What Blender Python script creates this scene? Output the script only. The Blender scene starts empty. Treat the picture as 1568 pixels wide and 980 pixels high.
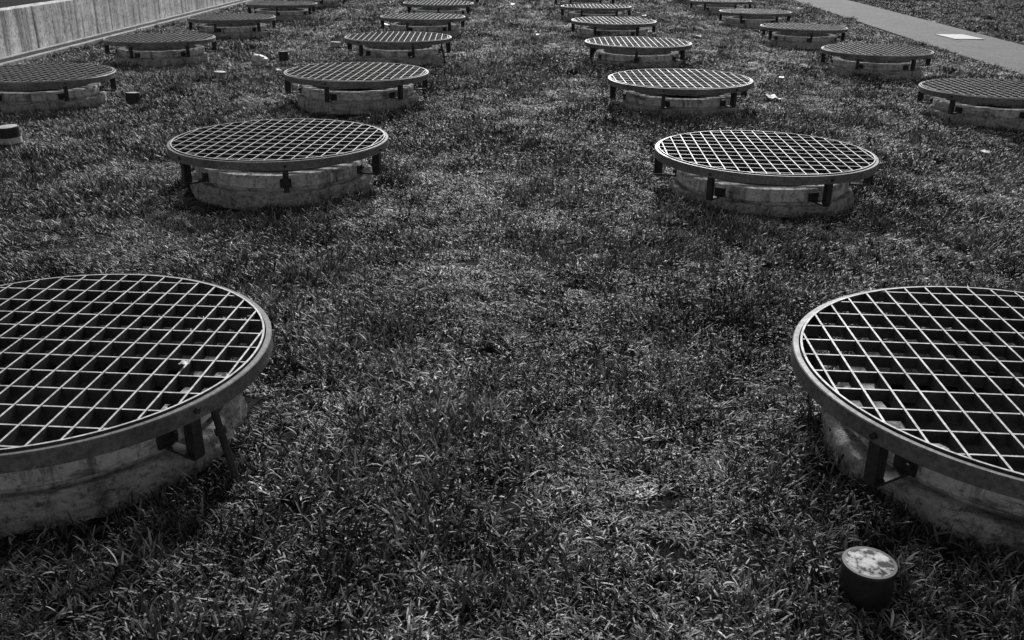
import bpy, bmesh, math, random
import numpy as np
from mathutils import Vector, Matrix, noise
random.seed(7); rng=np.random.default_rng(7)
S=bpy.context.scene
COL=S.collection
D=1.5

# ---------------------------------------------------------------- helpers
def nz(x,y,s,o=0.0): return noise.noise(Vector((x*s+o,y*s-o,o*1.7)))
def g0(x):
    k=-0.002 if x<0 else -0.0045
    a=min(abs(x),8.0)
    return k*a*a
def g(x,y):
    v=g0(x)
    if abs(x)<60 and abs(y)<90:
        v+=0.018*nz(x,y,0.9,3.1)+0.012*nz(x,y,3.0,9.2)
    return v
def newmat(name):
    m=bpy.data.materials.new(name); m.use_nodes=True
    nt=m.node_tree; b=nt.nodes["Principled BSDF"]
    return m,nt,b
def N(nt,t,**kw):
    n=nt.nodes.new(t)
    for k,v in kw.items(): setattr(n,k,v)
    return n
def ramp(nt,fac,stops):
    r=N(nt,'ShaderNodeValToRGB')
    el=r.color_ramp.elements
    while len(el)<len(stops): el.new(0.5)
    for e,(p,c) in zip(el,stops):
        e.position=p; e.color=(c,c,c,1)
    nt.links.new(fac,r.inputs[0]); return r.outputs[0]
def noisetex(nt,vec,scale,detail=6,rough=0.6):
    n=N(nt,'ShaderNodeTexNoise'); n.inputs['Scale'].default_value=scale
    n.inputs['Detail'].default_value=detail; n.inputs['Roughness'].default_value=rough
    nt.links.new(vec,n.inputs['Vector']); return n.outputs['Fac']
def mul(nt,a,b,op='MULTIPLY'):
    m=N(nt,'ShaderNodeMath',operation=op)
    for i,v in enumerate((a,b)):
        if isinstance(v,(int,float)): m.inputs[i].default_value=v
        else: nt.links.new(v,m.inputs[i])
    return m.outputs[0]
def mapped(nt,src,sc=(1,1,1),loc=None):
    m=N(nt,'ShaderNodeMapping'); m.inputs['Scale'].default_value=sc
    nt.links.new(src,m.inputs['Vector'])
    return m.outputs[0]
def bump(nt,b,h,strength=0.5,dist=0.01):
    n=N(nt,'ShaderNodeBump'); n.inputs['Strength'].default_value=strength
    n.inputs['Distance'].default_value=dist
    nt.links.new(h,n.inputs['Height']); nt.links.new(n.outputs[0],b.inputs['Normal'])
def meshobj(name,verts,faces,mat=None,smooth=False,parent=None,link=True):
    me=bpy.data.meshes.new(name); me.from_pydata([tuple(v) for v in verts],[],faces)
    me.update()
    if mat: me.materials.append(mat)
    if smooth:
        for p in me.polygons: p.use_smooth=True
    ob=bpy.data.objects.new(name,me)
    if link: COL.objects.link(ob)
    if parent: ob.parent=parent
    return ob

# ---------------------------------------------------------------- materials
def mat_concrete(name,lo,hi,bscale=1.0,streak=False,bs=0.7,bd=0.012,stain=0.5):
    m,nt,b=newmat(name)
    geo=N(nt,'ShaderNodeNewGeometry').outputs['Position']
    n1=noisetex(nt,geo,2.3*bscale,8,0.65); n2=noisetex(nt,geo,28*bscale,6,0.7); n3=noisetex(nt,geo,140,3,0.6)
    c=ramp(nt,n1,[(0.3,lo),(0.7,hi)])
    d=ramp(nt,n2,[(0.34,0.32),(0.48,0.95),(0.7,1.15)])
    out=mul(nt,c,d)
    if streak:
        s=noisetex(nt,mapped(nt,geo,(7,5.5,0.35)),1.0,6,0.75)
        out=mul(nt,out,ramp(nt,s,[(0.36,0.22),(0.50,0.85),(0.66,1.2)]))
        s2=noisetex(nt,mapped(nt,geo,(1,1,6)),1.4,5,0.7)
        out=mul(nt,out,ramp(nt,s2,[(0.3,0.7),(0.7,1.15)]))
    else:
        s=noisetex(nt,mapped(nt,geo,(11,11,1.6)),1.0,6,0.75)
        out=mul(nt,out,ramp(nt,s,[(0.36,stain),(0.50,1.0)]))
        s4=noisetex(nt,mapped(nt,geo,(3,3,14)),1.0,6,0.75)
        out=mul(nt,out,ramp(nt,s4,[(0.36,stain),(0.48,1.0)]))
    nt.links.new(out,b.inputs['Base Color']); b.inputs['Roughness'].default_value=0.9
    h=mul(nt,n2,mul(nt,n3,0.4),'ADD'); bump(nt,b,h,bs,bd)
    return m
M_col=mat_concrete("precast_concrete",0.55,0.80,stain=0.32,bs=0.9,bd=0.02)
M_base=mat_concrete("rough_mortar",0.66,0.9,1.5,bs=1.0,bd=0.06,stain=0.45)
M_wall=mat_concrete("stained_wall_concrete",0.8,0.9,0.6,True)
M_path=mat_concrete("path_asphalt",0.14,0.21,1.0,stain=0.8)
M_kerb=mat_concrete("kerb_concrete",0.35,0.6)

def mat_steel(name,lo,hi,metal,r0,r1):
    m,nt,b=newmat(name)
    tc=N(nt,'ShaderNodeNewGeometry').outputs['Position']
    n1=noisetex(nt,tc,6,7,0.7); n2=noisetex(nt,tc,60,4,0.6)
    c=ramp(nt,n1,[(0.3,lo),(0.7,hi)])
    out=mul(nt,c,ramp(nt,n2,[(0.35,0.6),(0.6,1.1)]))
    nt.links.new(out,b.inputs['Base Color'])
    nt.links.new(ramp(nt,n1,[(0.3,r1),(0.7,r0)]),b.inputs['Roughness'])
    b.inputs['Metallic'].default_value=metal
    bump(nt,b,n2,0.3,0.002)
    return m
M_grid=mat_steel("grating_top_lit",0.38,0.75,0.15,0.45,0.7)  # pale bar tops: sky light on the steel put into its colour
M_gside=mat_steel("grating_side_shaded",0.035,0.10,0.2,0.55,0.75)  # same steel as the tops, darkened to paint the shade between bars
M_rim=mat_steel("weathered_steel_rim",0.09,0.24,0.35,0.38,0.65)
M_brk=mat_steel("dark_steel",0.02,0.06,0.3,0.5,0.8)

m,nt,b=newmat("recess_darkness"); b.inputs['Roughness'].default_value=1  # near-black colour standing in for darkness deep in the shafts; drain trough too
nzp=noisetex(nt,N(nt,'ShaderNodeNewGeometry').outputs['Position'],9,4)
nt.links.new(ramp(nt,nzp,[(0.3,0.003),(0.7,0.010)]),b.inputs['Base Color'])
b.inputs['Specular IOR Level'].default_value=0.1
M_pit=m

m,nt,b=newmat("lawn_soil")
geo=N(nt,'ShaderNodeNewGeometry').outputs['Position']
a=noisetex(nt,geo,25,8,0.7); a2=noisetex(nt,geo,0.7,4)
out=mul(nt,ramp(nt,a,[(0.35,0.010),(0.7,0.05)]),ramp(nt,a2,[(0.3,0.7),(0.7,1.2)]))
nt.links.new(out,b.inputs['Base Color']); b.inputs['Roughness'].default_value=1; bump(nt,b,a,1,0.03)
b.inputs['Specular IOR Level'].default_value=0.1
M_soil=m

m,nt,b=newmat("grass_blades")
att=N(nt,'ShaderNodeAttribute'); att.attribute_name="shade"
tone_att=N(nt,'ShaderNodeAttribute'); tone_att.attribute_type='INSTANCER'; tone_att.attribute_name="tone_shade"  # per-tuft tone, including shade painted in near the covers
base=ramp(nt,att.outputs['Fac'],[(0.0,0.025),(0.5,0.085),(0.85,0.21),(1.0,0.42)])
out=mul(nt,base,tone_att.outputs['Fac'])
nt.links.new(out,b.inputs['Base Color']); b.inputs['Roughness'].default_value=0.52
b.inputs['Specular IOR Level'].default_value=0.3
M_grass=m

m,nt,b=newmat("post_top_mottled")
geo=N(nt,'ShaderNodeNewGeometry').outputs['Position']
vo=noisetex(nt,geo,38,5,0.7)
nt.links.new(ramp(nt,vo,[(0.43,0.03),(0.48,0.32),(0.6,0.62)]),b.inputs['Base Color']); b.inputs['Roughness'].default_value=0.8
bump(nt,b,vo,0.6,0.004)
M_top=m
m,nt,b=newmat("post_side_dark"); 
nt.links.new(ramp(nt,noisetex(nt,N(nt,'ShaderNodeNewGeometry').outputs['Position'],30),[(0.3,0.006),(0.7,0.025)]),b.inputs['Base Color'])
M_dark=m
m,nt,b=newmat("litter_white"); 
nt.links.new(ramp(nt,noisetex(nt,N(nt,'ShaderNodeNewGeometry').outputs['Position'],20),[(0.3,0.4),(0.7,0.7)]),b.inputs['Base Color'])
M_white=m

# ---------------------------------------------------------------- geometry helpers
def lathe(profile,segs=96,jit=0.0,closed=True):
    V=[];F=[];n=len(profile)
    for i in range(segs):
        a=2*math.pi*i/segs
        for (r,z) in profile:
            rr=r;zz=z
            if jit:
                k=noise.noise(Vector((math.cos(a)*5*r+3,math.sin(a)*5*r,z*9)))
                k2=noise.noise(Vector((math.cos(a)*22*r+3,math.sin(a)*22*r,z*30)))
                k3=noise.noise(Vector((math.cos(a)*50*r+3,math.sin(a)*50*r,z*60)))
                rr+=jit*(k+0.5*k2+0.4*k3)
                if z>0.08: zz+=jit*(0.7*k+0.4*k2)
            V.append((rr*math.cos(a),rr*math.sin(a),zz))
    for i in range(segs):
        j=(i+1)%segs
        for k in range(n if closed else n-1):
            l=(k+1)%n
            F.append((i*n+k,j*n+k,j*n+l,i*n+l))
    return V,F
def box(V,F,c,ax,hs):
    o=len(V)
    for sx in (-1,1):
        for sy in (-1,1):
            for sz in (-1,1):
                V.append(c+ax[0]*hs[0]*sx+ax[1]*hs[1]*sy+ax[2]*hs[2]*sz)
    for f in ((0,1,3,2),(4,6,7,5),(0,4,5,1),(2,3,7,6),(0,2,6,4),(1,5,7,3)):
        F.append(tuple(o+i for i in f))
def cyl(V,F,p0,p1,r0,r1=None,n=12):
    r1=r1 or r0
    p0=Vector(p0);p1=Vector(p1);d=(p1-p0).normalized()
    u=d.orthogonal().normalized();v=d.cross(u);o=len(V)
    for p,r in ((p0,r0),(p1,r1)):
        for i in range(n):
            a=2*math.pi*i/n; V.append(p+u*r*math.cos(a)+v*r*math.sin(a))
    for i in range(n):
        j=(i+1)%n; F.append((o+i,o+j,o+n+j,o+n+i))
    F.append(tuple(o+i for i in reversed(range(n)))); F.append(tuple(o+n+i for i in range(n)))
X,Y,Z=Vector((1,0,0)),Vector((0,1,0)),Vector((0,0,1))
HT=0.336
def mk_grate():
    V=[];F=[]; R=0.712; dx=0.080; dy=0.118; t=0.0032; dep=0.022
    x=-R+0.035
    while x<R-0.01:
        L=math.sqrt(R*R-x*x)
        box(V,F,Vector((x,0,HT-dep)),(X,Y,Z),(t,L,dep)); x+=dx
    y=-R+0.06
    while y<R-0.01:
        L=math.sqrt(R*R-y*y)
        box(V,F,Vector((0,y,HT-dep-0.0015)),(X,Y,Z),(L,t,dep-0.002)); y+=dy
    a,b=lathe([(0.7105,HT-0.045),(0.7175,HT-0.045),(0.7175,HT+0.001),(0.7105,HT+0.001)],128)
    o=len(V); V+= [Vector(v) for v in a]; F+=[tuple(o+i for i in f) for f in b]
    return V,F
def mk_rim():
    z=HT
    return lathe([(0.720,z-0.010),(0.722,z-0.006),(0.738,z-0.006),(0.741,z-0.009),(0.741,z-0.060),(0.734,z-0.060),(0.734,z-0.016),(0.720,z-0.016)],128)
def mk_brackets():
    V=[];F=[]
    for i in range(6):
        a=2*math.pi*i/6
        r=Vector((math.cos(a),math.sin(a),0)); t=Vector((-math.sin(a),math.cos(a),0))
        box(V,F,r*0.702+Z*(HT-0.105),(r,t,Z),(0.026,0.005,0.090))
        box(V,F,r*0.7305+Z*(HT-0.117),(r,t,Z),(0.0030,0.018,0.080))
        box(V,F,r*0.650+Z*(HT-0.202),(r,t,Z),(0.0765,0.020,0.005))
        box(V,F,r*0.583+Z*(HT-0.178),(r,t,Z),(0.005,0.036,0.028))
        cyl(V,F,r*0.584+Z*(HT-0.170)+t*0.018,r*0.606+Z*(HT-0.170)+t*0.018,0.009,n=6)
        cyl(V,F,r*0.736+Z*(HT-0.034),r*0.752+Z*(HT-0.034),0.010,n=6)
        box(V,F,r*0.678+Z*(HT-0.060),(r,t,Z),(0.055,0.012,0.012))
    return V,F
def mk_collar():
    zt=0.203
    pr=[(0.47,0.02),(0.47,zt),(0.562,zt),(0.573,zt-0.009),(0.577,zt-0.022),(0.578,0.128),(0.572,0.122),(0.556,0.118),(0.545,0.08)]
    return lathe(pr,128,0.003,True)
def mk_base():
    pr=[(0.53,0.092),(0.588,0.106),(0.606,0.102),(0.613,0.094),(0.616,0.084),(0.616,0.072),(0.617,0.060),(0.618,0.048),(0.619,0.034),(0.620,0.020),(0.622,0.0),(0.628,-0.03),(0.63,-0.14)]
    return lathe(pr,260,0.020,False)
def tomesh(name,VF,mat,smooth=False):
    me=bpy.data.meshes.new(name); me.from_pydata([tuple(v) for v in VF[0]],[],VF[1]); me.update()
    bm=bmesh.new(); bm.from_mesh(me); bmesh.ops.recalc_face_normals(bm,faces=bm.faces); bm.to_mesh(me); bm.free()
    me.materials.append(mat)
    if smooth:
        for p in me.polygons: p.use_smooth=True
        me.set_sharp_from_angle(angle=math.radians(35))
    return me
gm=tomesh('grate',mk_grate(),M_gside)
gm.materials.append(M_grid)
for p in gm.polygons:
    if p.normal.z>0.9: p.material_index=1  # upward faces take the painted-lit steel
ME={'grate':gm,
    'rim':tomesh('rim',mk_rim(),M_rim,True),
    'brackets':tomesh('brackets',mk_brackets(),M_brk),
    'concrete_collar':tomesh('concrete_collar',mk_collar(),M_col,True),
    'mortar_base':tomesh('mortar_base',mk_base(),M_base,True)}
n=64
ME['shaft_darkness']=tomesh('shaft_darkness',([(0.48*math.cos(2*math.pi*i/n),0.48*math.sin(2*math.pi*i/n),0.085) for i in range(n)],[tuple(range(n))]),M_pit)  # raised black disc painted as the unlit depth of the shaft

covers=[]
def cover(x,y,rot,brot,tilt=(0,0),dz=0,prop=None,sc=1.0):
    e=bpy.data.objects.new("grated_shaft_cover",None); e.empty_display_size=0.3
    COL.objects.link(e); e.location=(x,y,g0(x)+dz); e.scale=(sc,sc,1)
    for k,me in ME.items():
        o=bpy.data.objects.new(k,me); COL.objects.link(o); o.parent=e
        if k in('grate','rim'):
            o.rotation_euler=(tilt[0],tilt[1],rot)
        elif k=='brackets': o.rotation_euler=(0,0,brot)
        else: o.rotation_euler=(0,0,random.uniform(0,6.28))
    if prop is not None:
        V=[];F=[]; a=prop
        d=Vector((math.cos(a),math.sin(a),0))
        cyl(V,F,d*0.71+Z*(HT-0.05),d*0.79+Z*(-0.03),0.012)
        cyl(V,F,d*0.732+Z*(HT-0.14),d*0.738+Z*(HT-0.16),0.019)
        o=bpy.data.objects.new('prop_rod',tomesh('prop_rod',(V,F),M_brk)); COL.objects.link(o); o.parent=e
    covers.append((x,y))
Y1=2.70; SP=3.60
cols=(-4.92,-1.61,1.71,5.05)
for ci,cx in enumerate(cols):
    for r in range(0,9):
        yy=Y1+SP*r; rr=random.uniform(-4,4)
        rot={(1,0):-3,(2,0):-3,(1,1):-5,(2,1):-3}.get((ci,r),rr)
        br={(1,0):-32,(2,0):-150,(1,1):-75,(2,1):-70}.get((ci,r),random.uniform(0,60))
        tl=(math.radians(random.uniform(-.4,.4)),math.radians(random.uniform(-.4,.4)))
        pr=None; dz=0; sc=1.0
        xx=cx+random.uniform(-.02,.02) if r>1 else cx
        if (ci,r)==(1,0): pr=math.radians(-25); yy+=0.20; xx+=0.03
        if (ci,r)==(2,0): yy+=0.11; xx+=0.05; sc=1.085
        if (ci,r)==(1,1): yy+=0.14
        if (ci,r)==(2,1): yy+=0.06
        if (ci,r)==(3,2): xx-=0.08
        if (ci,r)==(1,3): pr=math.radians(-30)
        if ci==2 and r>0: dz=-0.03
        cover(xx,yy,math.radians(rot),math.radians(br),tl,dz,pr,sc)

# ---------------------------------------------------------------- ground
def axis(segs):
    out=[]
    for a,b,s in segs:
        out+=list(np.arange(a,b,s))
    return out+[segs[-1][1]]
xs=axis([(-400,-60,20),(-60,-16,2),(-16,20,0.2),(20,60,2),(60,400,20)])
ys=axis([(-200,-20,15),(-20,0,1),(0,42,0.2),(42,90,2),(90,600,30)])
V=[(x,y,g(x,y)) for y in ys for x in xs]; nx=len(xs)
F=[(j*nx+i,j*nx+i+1,(j+1)*nx+i+1,(j+1)*nx+i) for j in range(len(ys)-1) for i in range(nx-1)]
meshobj("ground",V,F,M_soil,True)

def px(y): return 7.70+0.085*(y-14.5)
PW=1.9
V=[];F=[]
yy=list(np.arange(-20,80,0.5))
for y in yy:
    x0=px(y)
    for dx,dz in ((-0.0,-0.10),(0.0,0.035),(0.06,0.045),(PW/2,0.06),(PW-0.06,0.045),(PW,0.035),(PW,-0.10)):
        V.append((x0+dx+ (0.02*nz(y,dx,1.3) if dx in(0.0,PW) else 0),y,g0(x0+dx)+dz))
for j in range(len(yy)-1):
    for k in range(6): F.append((j*7+k,j*7+k+1,(j+1)*7+k+1,(j+1)*7+k))
meshobj("path",V,F,M_path,False)
V=[];F=[]
box(V,F,Vector((9.25,20.3,g0(9.25)+0.066)),(X,Y,Z),(0.3,0.5,0.006))
meshobj("inspection_plate",V,F,M_white)

# retaining wall
def wx(y): return -7.36-0.016*(y-13.6)
V=[];F=[]
ys2=list(np.arange(-6,60,3.0))
for a,b_ in zip(ys2[:-1],ys2[1:]):
    p0=Vector((wx(a),a,0));p1=Vector((wx(b_),b_,0)); d=(p1-p0).normalized(); nrm=Vector((-d.y,d.x,0))
    L=(p1-p0).length
    c=(p0+p1)/2+nrm*0.125+Z*0.19
    box(V,F,c,(nrm,d,Z),(0.125,L/2-0.006,0.385))
wall=bpy.data.objects.new("retaining_wall",None); COL.objects.link(wall)
o=meshobj("wall_panels",V,F,M_wall,parent=wall)
bm_=o.modifiers.new("bev",'BEVEL'); bm_.width=0.008; bm_.segments=2
V=[];F=[];
yy=list(np.arange(-6,60,1.0))
xo=(-0.24,-1,-2,-4,-9)
for y in yy:
    for q in xo: V.append((wx(y)+q,y,0.50+0.05*nz(q,y,1)+(-q)*0.02))
for j in range(len(yy)-1):
    for k in range(4): F.append((j*5+k,j*5+k+1,(j+1)*5+k+1,(j+1)*5+k))
meshobj("terrace",V,F,M_soil,True)
dr=bpy.data.objects.new("drain_channel",None); COL.objects.link(dr)
V=[];F=[];V2=[];F2=[];V3=[];F3=[]
gz=g0(-7.2)
for a in np.arange(-4,56,1.0):
    x0=wx(a+.5)
    box(V,F,Vector((x0+0.40,a+.5,gz+0.02)),(X,Y,Z),(0.05,0.494,0.05))
    box(V,F,Vector((x0+0.06,a+.5,gz+0.01)),(X,Y,Z),(0.05,0.494,0.05))
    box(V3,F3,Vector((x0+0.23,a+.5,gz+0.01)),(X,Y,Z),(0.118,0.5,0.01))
    for q in np.arange(0.02,1,0.075):
        box(V2,F2,Vector((x0+0.23,a+q,gz+0.045)),(X,Y,Z),(0.118,0.012,0.010))
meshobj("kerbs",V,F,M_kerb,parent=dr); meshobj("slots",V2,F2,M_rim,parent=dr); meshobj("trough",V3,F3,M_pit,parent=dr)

# ---------------------------------------------------------------- posts and litter
def post(name,x,y,r,h,topmat,side,band=False):
    e=bpy.data.objects.new(name,None); COL.objects.link(e); z=g(x,y)
    e.location=(x,y,z); e.rotation_euler=(random.uniform(-.06,.06),random.uniform(-.06,.06),random.uniform(0,6))
    V,F=lathe([(r*0.98,-0.08),(r,0.0),(r,h*0.9),(r*1.06,h*0.91),(r*1.06,h-0.006),(r*1.02,h-0.001),(r*0.9,h-0.001)],40,0.0,False)
    o=bpy.data.objects.new("pipe",tomesh("pipe",(V,F),side,True)); COL.objects.link(o); o.parent=e
    V=[];F=[]; n=40
    rings=[(0.93,0.0),(0.7,0.003),(0.35,0.004)]
    for rr,dz in rings:
        for i in range(n):
            a=2*math.pi*i/n; V.append((r*rr*math.cos(a),r*rr*math.sin(a),h-0.002+dz+0.001*noise.noise(Vector((i,rr*9,x)))))
    V.append((0,0,h+0.002))
    for k in range(2):
        for i in range(n):
            j=(i+1)%n; F.append((k*n+i,k*n+j,(k+1)*n+j,(k+1)*n+i))
    for i in range(n): F.append((2*n+i,2*n+(i+1)%n,3*n))
    o=bpy.data.objects.new("cap",tomesh("cap",(V,F),topmat,True)); COL.objects.link(o); o.parent=e
    if band:
        V,F=lathe([(r*1.03,h*0.2),(r*1.03,h*0.5)],40,0,False)
        o=bpy.data.objects.new("band",tomesh("band",(V,F),M_white,True)); COL.objects.link(o); o.parent=e
post("short_pipe_post",0.950,2.045,0.068,0.115,M_top,M_dark)
post("short_pipe_post",-4.18,7.75,0.085,0.17,M_white,M_dark,True)
post("short_pipe_post",-3.92,9.75,0.070,0.14,M_top,M_dark)
post("short_pipe_post",-3.57,11.6,0.070,0.10,M_white,M_col)
post("short_pipe_post",-3.23,13.5,0.065,0.14,M_top,M_dark)
post("short_pipe_post",-2.83,15.3,0.080,0.09,M_top,M_col)
def litter(name,x,y,s,z=None):
    bm=bmesh.new(); bmesh.ops.create_icosphere(bm,subdivisions=3,radius=s)
    for v in bm.verts:
        k=noise.noise(v.co*(1.6/s)+Vector((x,y,0)))
        v.co*=1+0.55*k; v.co.z*=0.8
    me=bpy.data.meshes.new(name); bm.to_mesh(me); bm.free(); me.materials.append(M_white)
    o=bpy.data.objects.new(name,me); COL.objects.link(o); o.location=(x,y,(g(x,y)+0.08) if z is None else z)
    o.rotation_euler=(0,0,random.uniform(0,6))
litter("plastic_bag",-3.45,13.0,0.10)
def paper(name,x,y,s,z=None):
    V=[];F=[]
    a=random.uniform(0,6)
    for j in range(5):
        for i in range(4):
            v=(j-2)*s/4; u=(i-1.5)*s/3*(1.0,0.95,0.8,0.5,0.12)[abs(j-1)] if name=="fallen_leaf" else (i-1.5)*s/3
            V.append((u*math.cos(a)-v*math.sin(a),u*math.sin(a)+v*math.cos(a),0.35*s*noise.noise(Vector((u/s*2,v/s*2,x*3)))))
    F=[(j*4+i,j*4+i+1,(j+1)*4+i+1,(j+1)*4+i) for j in range(4) for i in range(3)]
    o=meshobj(name,V,F,M_white,True); o.location=(x,y,g(x,y)+0.05 if z is None else z)
paper("paper_scrap",2.84,10.5,0.16); paper("paper_scrap",-0.05,24.8,0.14)
paper("fallen_leaf",-1.06,2.75,0.03,HT+0.006)
for (x,y,s) in ((4.0,7.9,.08),(4.1,13.6,.12),(-2.6,15.9,.12),(3.3,17.5,.12),(-2.5,18.9,.12),(3.4,12.2,.07),(-3.0,12.2,.07),(-5.8,13.0,.08),(6.1,12.4,.09),(-3.1,16.5,.1),(2.9,22,.12),(0.4,17,.06)):
    paper("fallen_leaf",x,y,s)

# ---------------------------------------------------------------- grass
tufts=bpy.data.collections.new("grass_tufts")
def mk_tuft(idx,nb,rad,lmin,lmax,wmin,wmax):
    V=[];F=[];sh=[]
    for b in range(nb):
        rr=rad*math.sqrt(random.random()); th=random.uniform(0,6.283)
        bx,by=rr*math.cos(th),rr*math.sin(th)
        az=random.uniform(0,6.283); L=random.uniform(lmin,lmax); w=random.uniform(wmin,wmax)
        lean=random.uniform(0.3,1.35); curl=random.uniform(0.1,1.2)
        d=Vector((math.cos(az),math.sin(az),0)); tw=random.uniform(-.6,.6)
        side=Vector((-math.sin(az+tw),math.cos(az+tw),random.uniform(-.3,.3)))
        p=Vector((bx,by,random.uniform(-0.006,0.010))); o=len(V); ns=3
        s=random.random()
        for k in range(ns+1):
            f=k/ns; ww=w*(1-0.15*f)*0.5 if k<ns else 0
            if k==1: ww=w*0.55
            if k<ns:
                V.append(p-side*ww); V.append(p+side*ww)
            else: V.append(p.copy())
            ang=lean+curl*f
            p=p+(d*math.sin(ang)+Z*math.cos(ang))*(L/ns)
            if p.z<0.004: p.z=0.004
        for k in range(ns-1):
            F.append((o+2*k,o+2*k+1,o+2*k+3,o+2*k+2)); sh.append(s)
        F.append((o+2*ns-2,o+2*ns-1,o+2*ns)); sh.append(s)
    me=bpy.data.meshes.new("grass_tuft"); me.from_pydata([tuple(v) for v in V],[],F); me.update()
    at=me.attributes.new("shade",'FLOAT','FACE'); at.data.foreach_set('value',sh)
    me.materials.append(M_grass)
    o=bpy.data.objects.new("grass_tuft_%d"%idx,me); tufts.objects.link(o)
for i in range(8): mk_tuft(i,66,0.075,0.020,0.054,0.0030,0.0060)

cov=np.array(covers)
def gen(x0,x1,y0,y1,dens,sc):
    n=int((x1-x0)*(y1-y0)*dens)
    P=np.stack([rng.uniform(x0,x1,n),rng.uniform(y0,y1,n)],1)
    d=np.min(np.hypot(P[:,None,0]-cov[None,:,0],P[:,None,1]-cov[None,:,1]),axis=1)
    keep=d>0.65
    pxv=7.70+0.085*(P[:,1]-14.5)
    keep&=~((P[:,0]>pxv-0.01)&(P[:,0]<pxv+PW+0.01))
    keep&=P[:,0]>(-7.36-0.016*(P[:,1]-13.6)+0.47)
    return P[keep],np.full(keep.sum(),sc),d[keep]
parts=[gen(-4.5,4.5,0.3,7,290,1.0),gen(-7,-4.5,2,7,130,1.15),gen(4.5,7.2,2,7,130,1.15),
       gen(-7.4,9,7,13,170,1.1),gen(-7.5,13,13,22,110,1.25),gen(-7.8,18,22,42,50,1.6),gen(9,18,7,13,60,1.4)]
P=np.concatenate([p[0] for p in parts]); SC=np.concatenate([p[1] for p in parts]); DD=np.concatenate([p[2] for p in parts])
n=len(P)
pos=np.zeros((n,3),np.float32); scl=np.zeros((n,3),np.float32); rot=np.zeros((n,3),np.float32); tone_shade=np.zeros(n,np.float32)
for i in range(n):
    x,y=P[i]; pos[i]=(x,y,g(x,y))
    c=nz(x,y,1.6,21.0)+1.0*nz(x,y,6.5,5.0)
    s=SC[i]*(1.0+0.25*c)*random.uniform(0.8,1.25)
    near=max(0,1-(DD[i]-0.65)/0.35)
    zz=s*(0.92+0.65*c)
    if SC[i]>1.2: zz*=0.85
    scl[i]=(s,s,max(0.45,zz))
    q=1.12+0.8*nz(x,y,0.9,31)+0.8*nz(x,y,2.6,41)+1.15*nz(x,y,8.0,51)
    tone_shade[i]=max(0.3,min(2.3,q))*random.uniform(0.6,1.4)*(1-0.4*near)*(1.0 if x<px(y) else 0.5)  # random patches, darker past the path; shade around covers put into the colour
rot[:,2]=rng.uniform(0,6.283,n); rot[:,0]=rng.uniform(-.25,.25,n); rot[:,1]=rng.uniform(-.25,.25,n)
me=bpy.data.meshes.new("grass"); me.vertices.add(n); me.vertices.foreach_set('co',pos.ravel())
a=me.attributes.new("rot",'FLOAT_VECTOR','POINT'); a.data.foreach_set('vector',rot.ravel())
a=me.attributes.new("scl",'FLOAT_VECTOR','POINT'); a.data.foreach_set('vector',scl.ravel())
a=me.attributes.new("idx",'INT','POINT'); a.data.foreach_set('value',rng.integers(0,8,n).astype(np.int32))
a=me.attributes.new("tone_shade",'FLOAT','POINT'); a.data.foreach_set('value',tone_shade)
me.update()
go=bpy.data.objects.new("grass",me); COL.objects.link(go)
ng=bpy.data.node_groups.new("grass_scatter",'GeometryNodeTree')
ng.interface.new_socket("Geometry",in_out='INPUT',socket_type='NodeSocketGeometry')
ng.interface.new_socket("Geometry",in_out='OUTPUT',socket_type='NodeSocketGeometry')
gi=ng.nodes.new('NodeGroupInput'); gout=ng.nodes.new('NodeGroupOutput')
iop=ng.nodes.new('GeometryNodeInstanceOnPoints'); ci=ng.nodes.new('GeometryNodeCollectionInfo')
ci.inputs['Collection'].default_value=tufts; ci.inputs['Separate Children'].default_value=True; ci.inputs['Reset Children'].default_value=True
def na(nm,t):
    q=ng.nodes.new('GeometryNodeInputNamedAttribute'); q.data_type=t; q.inputs['Name'].default_value=nm; return q.outputs[0]
L=ng.links.new
L(gi.outputs[0],iop.inputs['Points']); L(ci.outputs[0],iop.inputs['Instance']); iop.inputs['Pick Instance'].default_value=True
L(na('idx','INT'),iop.inputs['Instance Index']); L(na('rot','FLOAT_VECTOR'),iop.inputs['Rotation']); L(na('scl','FLOAT_VECTOR'),iop.inputs['Scale'])
L(iop.outputs[0],gout.inputs[0])
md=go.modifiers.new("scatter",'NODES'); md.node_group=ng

# ---------------------------------------------------------------- light
SE,SA=32,6
w=bpy.data.worlds.new("World"); S.world=w; w.use_nodes=True
nt=w.node_tree; bg=nt.nodes['Background']
sky=nt.nodes.new('ShaderNodeTexSky'); sky.sky_type='NISHITA'; sky.sun_disc=False
sky.sun_elevation=math.radians(SE); sky.sun_rotation=math.radians(SA)
bw=nt.nodes.new('ShaderNodeRGBToBW'); nt.links.new(sky.outputs[0],bw.inputs[0]); nt.links.new(bw.outputs[0],bg.inputs[0])
bg.inputs[1].default_value=0.085
sl=bpy.data.lights.new("sun",'SUN'); sl.energy=4.2; sl.angle=math.radians(8); sl.color=(1,1,1)
so=bpy.data.objects.new("sun",sl); COL.objects.link(so)
dv=Vector((math.sin(math.radians(SA))*math.cos(math.radians(SE)),math.cos(math.radians(SA))*math.cos(math.radians(SE)),math.sin(math.radians(SE))))
so.rotation_euler=dv.to_track_quat('Z','Y').to_euler(); so.location=dv*20

# ---------------------------------------------------------------- camera
cam=bpy.data.cameras.new("camera"); cam.sensor_width=36; cam.lens=32.9; cam.clip_end=2000; cam.clip_start=0.05
co=bpy.data.objects.new("camera",cam); COL.objects.link(co); S.camera=co
co.matrix_world=Matrix.Translation((0,0,1.63))@Matrix.Rotation(math.radians(67.7),4,'X')@Matrix.Rotation(0.010,4,'Z')
S.view_settings.view_transform='Standard'; S.view_settings.look='None'; S.view_settings.exposure=0
